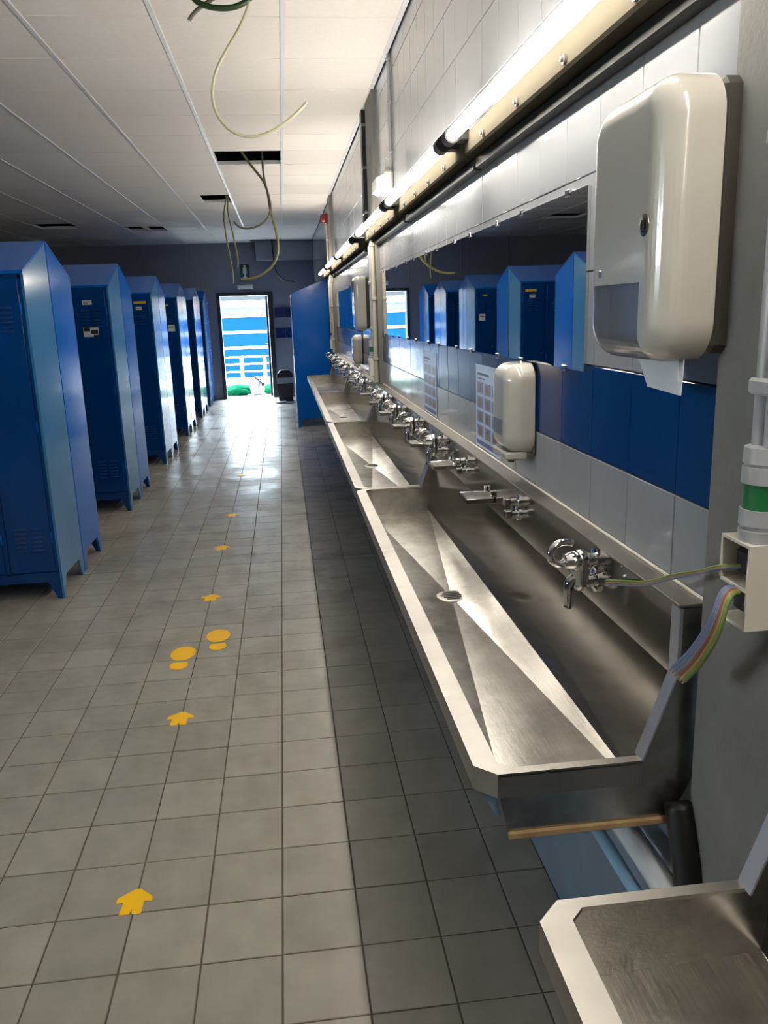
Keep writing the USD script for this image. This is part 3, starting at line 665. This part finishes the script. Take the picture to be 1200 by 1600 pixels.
# ================================================================ CONDUITS, BOXES, WIRES
def conduit_stack(label, y, open_front):
    t = thing('conduit_stack', label, 'conduit', (0.645, y, 1.163), 0)
    for dy in (-0.058, -0.030):
        obj('pipe', [cyl((-0.020, dy, 0.20), (-0.020, dy, 0.87), 0.0125)], 'grey_pipe', t, smooth=30)
    for z in (0.315, 0.62):
        obj('pipe_clip', [box(-0.036, 0.0, -0.076, -0.012, z, z + 0.022, 0.004)], 'grey_pipe', t)
    obj('sleeve', [cyl((-0.020, -0.044, 0.165), (-0.020, -0.044, 0.200), 0.026, 24)], 'green_sleeve', t, smooth=30, label='green insulating sleeve')
    obj('coupling', [lathe([(0, 0.120), (0.027, 0.120), (0.029, 0.136), (0.026, 0.137), (0.026, 0.142), (0.029, 0.143), (0.029, 0.165), (0, 0.165)], 24, 'z', (-0.020, -0.044, 0))], 'grey_pipe', t, smooth=30)
    obj('coupling', [lathe([(0, 0.200), (0.029, 0.200), (0.029, 0.222), (0.026, 0.223), (0.026, 0.226), (0.029, 0.227), (0.028, 0.248), (0, 0.250)], 24, 'z', (-0.020, -0.044, 0))], 'grey_pipe', t, smooth=30)
    y0, y1, H = -0.072, 0.0, 0.120
    b = obj('box', [box(-0.050, 0.0, y0, y0 + 0.004, 0, H), box(-0.004, 0, y0 + 0.004, y1, 0.004, H - 0.004), box(-0.050, 0, y0 + 0.004, y1, H - 0.004, H), box(-0.050, 0, y0 + 0.004, y1, 0, 0.004), box(-0.050, -0.004, y1 - 0.004, y1, 0.058, H - 0.004), box(-0.050, -0.004, y0 + 0.004, y1 - 0.004, 0.054, 0.058)], 'box_white', t)
    if open_front:
        for z in (0.012, 0.066): obj('terminal_block', [box(-0.032, -0.006, y0 + 0.008, y1 - 0.008, z, z + 0.036, 0.004)], 'box_inside', b)
        obj('inner_wall', [box(-0.006, -0.004, y0 + 0.004, y1 - 0.004, 0.004, H - 0.004)], 'box_inside', b)
    else: obj('cover', [box(-0.054, -0.050, y0, y1, 0, H, 0.002)], 'box_white', b)
    return t
conduit_stack('grey conduit pipes running down to the open junction box on the near pier', 1.045, True)
conduit_stack('grey conduit pipes and closed white junction box on the second pier', 5.86, False)
conduit_stack('grey conduit pipes and white junction box on the farthest pier', 10.6, False)
def bundle(name, label, pts, mats, r, spread, loc):
    t = thing(name, label, 'wires', loc)
    P = np.array(pts) - np.array(loc)
    for k, mt in enumerate(mats):
        off = np.array(spread) * (k - (len(mats) - 1) / 2)
        obj('wire', tube(P + off * np.linspace(0.25, 1, len(P))[:, None], r, 10, 40), mt, t, smooth=True)
        end = P[-1] + off; dr = P[-1] - P[-2]; dr = dr / np.linalg.norm(dr)
        obj('copper_end', cyl(end - 0.002 * dr, end + 0.009 * dr, r * 0.5, 8), 'copper', t)
    return t
bundle('wire_bundle', 'bunch of blue, brown and yellow wires hanging bare-ended from the open junction box',
       [(0.628, 1.005, 1.200), (0.603, 1.000, 1.212), (0.578, 0.990, 1.215), (0.565, 0.985, 1.188), (0.560, 0.998, 1.150), (0.557, 1.028, 1.105), (0.555, 1.068, 1.062)],
       ['wire_blue', 'wire_blue', 'wire_grey', 'wire_brown', 'wire_orange', 'wire_green'], 0.0032, (0.001, -0.0058, -0.0018), (0.56, 1.0, 1.1))
bundle('wire_strand', 'thin striped wire strand stretched from the junction box towards the nearest lever tap',
       [(0.628, 1.020, 1.240), (0.595, 1.036, 1.236), (0.598, 1.096, 1.210), (0.598, 1.174, 1.178), (0.600, 1.287, 1.128), (0.602, 1.352, 1.106), (0.604, 1.44, 1.078), (0.607, 1.48, 1.064)],
       ['wire_blue', 'wire_orange', 'wire_green'], 0.0021, (0.0, 0.001, 0.0045), (0.6, 1.25, 1.15))

# black trunking, wall conduits, emergency lamp, alarm
bt = thing('cable_trunking', 'black vertical cable trunking from the ceiling down to the wall lamps', 'trunking', (0.655, 6.22, 2.16))
obj('trunk', box(-0.022, 0.014, -0.06, 0.06, 0, 0.81, 0.004), 'black_plastic', bt)
obj('clip', [box(-0.026, 0.014, -0.066, 0.066, z, z + 0.02, 0.002) for z in (0.12, 0.42, 0.70)], 'steel_dark', bt)
ec = thing('wall_conduit', 'thin grey conduit running from the ceiling to the emergency lamp', 'conduit', (0.66, 4.88, 2.36))
obj('pipe', cyl((0, 0, 0), (0, 0, 0.60), 0.009), 'grey_pipe', ec, smooth=30)
obj('clip', [box(-0.012, 0.01, -0.016, 0.016, z, z + 0.014, 0.002) for z in (0.1, 0.35, 0.57)], 'grey_pipe', ec)
el = thing('emergency_lamp', 'small white emergency lamp with clear lens above the wall tubes', 'emergency lamp', (0.668, 4.98, 2.26))
obj('housing', box(-0.05, 0.0, -0.13, 0.13, 0, 0.11, 0.012), 'lamp_plastic', el)
obj('lens', [hull(box(-0.095, -0.05, -0.11, 0.11, 0.01, 0.07), box(-0.06, -0.05, -0.12, 0.12, 0.0, 0.085))], 'emergency_lens', el)
obj('mount', box(-0.03, 0, -0.03, 0.03, 0.11, 0.14, 0.004), 'lamp_plastic', el)
fa = thing('fire_alarm', 'small red alarm beacon up on the wall by the ceiling', 'alarm', (0.655, 11.3, 2.74))
obj('beacon', [lathe([(0, 0), (0.055, 0), (0.055, 0.04), (0.046, 0.075), (0, 0.078)], 24, '-x', (0, 0, 0.06))], 'alarm_red', fa, smooth=30)
obj('base', box(-0.02, 0.0145, -0.06, 0.06, 0.0, 0.12, 0.006), 'alarm_red', fa)
ac = thing('wall_conduit', 'pale vertical conduit below the red alarm beacon', 'conduit', (0.655, 11.3, 1.13))
obj('pipe', cyl((0, 0, 0), (0, 0, 1.61), 0.014), 'beige_pipe', ac, smooth=30)
obj('clip', [box(-0.018, 0.015, -0.022, 0.022, z, z + 0.02, 0.002) for z in (0.2, 0.8, 1.4)], 'beige_pipe', ac)
for y, lb in ((5.70, 'beige drop conduit on the second pier, beside the first mirrors'), (10.42, 'beige drop conduit on the farthest pier')):
    o = thing('drop_conduit', lb, 'conduit', (0.645, y, 1.125))
    obj('pipe', [cyl((-0.016, 0, 0), (-0.016, 0, 1.02), 0.016)], 'beige_pipe', o, smooth=30)
    obj('clip', [box(-0.036, 0, -0.024, 0.024, z, z + 0.02, 0.003) for z in (0.15, 0.55, 0.9)], 'beige_pipe', o)

# ================================================================ CEILING CABLES
def cable(name, label, pts, r, mat, n=80, tip=None):
    pts = [(pts[0][0], pts[0][1], 3.5)] + list(pts); loc = pts[0]; t = thing(name, label, 'cable', loc); P = np.array(pts) - np.array(loc)
    obj('sheath', tube(P, r, 12, n), mat, t, smooth=True)
    dr = P[-1] - P[-2]; dr = dr / np.linalg.norm(dr)
    obj('cut_end', cyl(P[-1] - 0.001 * dr, P[-1] + 0.006 * dr, r * 0.7, 10), tip or 'label_white', t)
    return t
cable('hanging_cable', 'cream cable hanging in a wide hook from the opening above the camera',
      [(-0.02, 3.45, 3.25), (-0.02, 3.55, 3.0), (-0.043, 3.6, 2.806), (-0.121, 3.6, 2.658), (-0.196, 3.6, 2.544), (-0.219, 3.6, 2.451), (-0.204, 3.6, 2.381), (-0.163, 3.6, 2.329), (-0.096, 3.6, 2.302), (-0.019, 3.6, 2.311), (0.06, 3.6, 2.351), (0.114, 3.6, 2.391), (0.149, 3.6, 2.424)], 0.0062, 'cable_cream')
cable('hanging_hose', 'dark green hose looping out of the opening at the top of the picture',
      [(-0.33, 3.4, 3.2), (-0.30, 3.55, 2.92), (-0.276, 3.6, 2.822), (-0.257, 3.6, 2.791), (-0.227, 3.6, 2.774), (-0.162, 3.6, 2.763), (-0.095, 3.6, 2.772), (-0.043, 3.6, 2.802), (-0.009, 3.6, 2.837), (0.03, 3.5, 3.1)], 0.011, 'hose_green')
cable('hanging_cable', 'short grey cut cable poking down beside the green hose',
      [(-0.05, 3.5, 3.1), (-0.10, 3.6, 2.90), (-0.157, 3.61, 2.823), (-0.226, 3.61, 2.778), (-0.287, 3.61, 2.724)], 0.008, 'cable_grey', 40)
cable('hanging_cable', 'long olive cable hanging in a deep loop from the large ceiling opening',
      [(-0.36, 8.02, 3.25), (-0.28, 8.03, 3.06), (-0.224, 8.05, 2.972), (-0.15, 8.05, 2.873), (-0.077, 8.05, 2.763), (-0.047, 8.05, 2.586), (-0.021, 8.05, 2.446), (0.005, 8.05, 2.305), (0.002, 8.05, 2.163), (-0.04, 8.05, 2.067), (-0.122, 8.05, 1.994), (-0.213, 8.05, 1.95), (-0.345, 8.05, 1.937)], 0.011, 'cable_olive')
cable('hanging_cable', 'short grey cable dropping straight from the large ceiling opening into a small loop',
      [(-0.09, 8.04, 3.2), (-0.086, 8.035, 2.97), (-0.083, 8.03, 2.834), (-0.071, 8.02, 2.752), (-0.045, 8.02, 2.64), (-0.040, 8.02, 2.54), (-0.065, 8.02, 2.475), (-0.123, 8.02, 2.42), (-0.207, 8.02, 2.388), (-0.301, 8.02, 2.384), (-0.377, 8.02, 2.447)], 0.009, 'cable_grey')
cable('hanging_cable', 'thin olive cable hanging from the second ceiling opening, left one of two',
      [(-0.57, 10.5, 3.2), (-0.581, 10.5, 2.924), (-0.607, 10.5, 2.787), (-0.606, 10.5, 2.606), (-0.585, 10.5, 2.385), (-0.566, 10.5, 2.237), (-0.56, 10.5, 2.0)], 0.009, 'cable_olive')
cable('hanging_cable', 'thin olive cable hanging from the second ceiling opening, right one of two',
      [(-0.55, 10.46, 3.2), (-0.551, 10.46, 2.923), (-0.554, 10.46, 2.786), (-0.523, 10.46, 2.604), (-0.498, 10.46, 2.42), (-0.484, 10.46, 2.309), (-0.49, 10.46, 2.19)], 0.009, 'cable_olive')
cable('hanging_cable', 'black cable hooking down from the last ceiling opening by the far wall',
      [(-0.10, 16.3, 3.2), (-0.09, 16.28, 2.9), (-0.075, 16.28, 2.6), (-0.06, 16.28, 2.45), (0.016, 16.28, 2.30), (0.138, 16.28, 2.23), (0.298, 16.28, 2.21)], 0.012, 'cable_black')
hb = thing('loose_ceiling_tube', 'small bright end of a loose lamp in the left ceiling opening', 'lamp part', (-2.02, 13.75, 2.99))
obj('end_cap', cyl((-0.05, 0, 0.03), (0.05, 0.05, -0.03), 0.03), 'lamp_plastic', hb, smooth=30)
obj('lead', tube([(-0.05, 0, 0.03), (-0.08, 0.1, 0.2), (-0.05, 0.1, 0.5)], 0.006, 8, 20), 'cable_grey', hb, smooth=True)

# ================================================================ FAR WALL THINGS
ex = thing('exit_sign', 'dark green exit sign with a pale figure over the doorway', 'sign', (-0.65, YF - 0.005, 2.27))
obj('plate', box(-0.085, 0.085, -0.02, 0.0, 0, 0.30, 0.004), 'sign_green', ex)
obj('figure', [box(-0.035, 0.035, -0.024, -0.019, 0.12, 0.24, 0.003), cyl((0, -0.024, 0.265), (0, -0.019, 0.265), 0.022, 18), prism([(-0.05, 0.07), (0.05, 0.07), (0, 0.02)], 'y', -0.024, -0.019), box(-0.014, 0.014, -0.024, -0.019, 0.06, 0.12)], 'sign_white', ex)
eb = thing('exit_lamp', 'slim pale emergency light bar between the exit sign and the door frame', 'emergency lamp', (-0.66, YF - 0.002, 2.105))
obj('body', box(-0.15, 0.15, -0.06, 0, 0.0, 0.085, 0.01), 'lamp_plastic', eb)
obj('lens', box(-0.14, 0.14, -0.075, -0.055, 0.008, 0.06, 0.008), 'emergency_lens', eb)
bn = thing('rubbish_bin', 'black swing-lid rubbish bin beside the doorway', 'bin', (0.0, 15.85, 0))
def loft(w0, d0, w1, d1, z0, z1): return trimesh.convex.convex_hull(np.array([(sx * w0, sy * d0, z0) for sx in (-1, 1) for sy in (-1, 1)] + [(sx * w1, sy * d1, z1) for sx in (-1, 1) for sy in (-1, 1)]))
obj('body', loft(0.13, 0.13, 0.155, 0.155, 0, 0.44), 'bin_black', bn)
obj('liner', [loft(0.157, 0.157, 0.160, 0.160, 0.34, 0.45)], 'bin_bag', bn, label='pale liner folded over the rim')
ld = obj('lid', [loft(0.16, 0.16, 0.14, 0.14, 0.45, 0.53), prism([(-0.13, 0.53), (0.13, 0.53), (0.08, 0.585), (-0.08, 0.585)], 'y', -0.12, 0.12)], 'bin_black', bn)
obj('flap', box(-0.09, 0.09, -0.128, -0.118, 0.535, 0.58, 0.003), 'bin_black', ld)
rg = thing('floor_cloth', 'crumpled pale cloth on the floor in front of the rubbish bin', 'cloth', (-0.10, 15.45, 0.002))
obj('cloth', lump((0, 0, 0.018), np.array((0.10, 0.07, 0.02)), 21, 2), 'bin_bag', rg, smooth=True)
obj('fold', lump((0.06, 0.02, 0.02), np.array((0.05, 0.05, 0.022)), 23, 2), 'bin_bag', rg, smooth=True)
pn = thing('paper_tray', 'flat pale sheet lying on the floor by the foot of the rubbish bin', 'paper', (0.10, 15.5, 0.001))
obj('sheet', box(-0.10, 0.10, -0.06, 0.06, 0, 0.012, 0.004), 'paper', pn)

# ================================================================ FLOOR MARKERS
def arrow(label, x, y, s):
    t = thing('floor_arrow', label, 'floor sticker', (x, y, 0.0006), -4, 'yellow walking arrows on the floor')
    P = np.array([(-0.028, -0.052), (-0.004, -0.050), (0.000, -0.012), (0.006, -0.050), (0.028, -0.050), (0.026, 0.002), (0.048, 0.000), (0.046, 0.016), (0.006, 0.050), (-0.006, 0.050), (-0.048, 0.014), (-0.048, -0.004), (-0.028, -0.002)]) * s
    obj('film', prism(Polygon(P).buffer(0.002), 'z', 0, 0.0012), 'sticker_yellow', t)
arrow('nearest yellow floor arrow at the bottom left', -0.512, 2.068, 1.0)
arrow('yellow floor arrow just in front of the footprints', -0.511, 3.158, 1.08)
arrow('yellow floor arrow just beyond the footprints', -0.508, 4.65, 1.15)
arrow('second yellow floor arrow beyond the footprints', -0.518, 5.72, 1.15)
arrow('small third yellow floor arrow beyond the footprints', -0.502, 6.70, 1.1)
arrow('tiny farthest yellow floor arrow in the glare', -0.50, 8.45, 0.9)
def footprint(label, x, y, rz, mir):
    t = thing('floor_footprint', label, 'floor sticker', (x, y, 0.0006), rz)
    sole = np.array([(0.048 * math.cos(a) * (1 + 0.10 * math.sin(a)), 0.028 + 0.088 * math.sin(a)) for a in np.linspace(0, 2 * math.pi, 40, endpoint=False)])
    sole = Polygon([(mir * px * 1.25, py) for px, py in sole]).intersection(Polygon([(-1, -0.052), (1, -0.052), (1, 1), (-1, 1)]))
    heel = Polygon([(0.043 * math.cos(a), -0.108 + 0.052 * math.sin(a)) for a in np.linspace(0, 2 * math.pi, 32, endpoint=False)]).intersection(Polygon([(-1, -1), (1, -1), (1, -0.076), (-1, -0.076)]))
    obj('sole', prism(sole, 'z', 0, 0.0012), 'sticker_yellow', t)
    obj('heel', prism(heel, 'z', 0, 0.0012), 'sticker_yellow', t)
footprint('left yellow footprint of the pair on the floor', -0.578, 3.81, -2, 1)
footprint('right yellow footprint of the pair on the floor, slightly further', -0.420, 4.01, 3, -1)
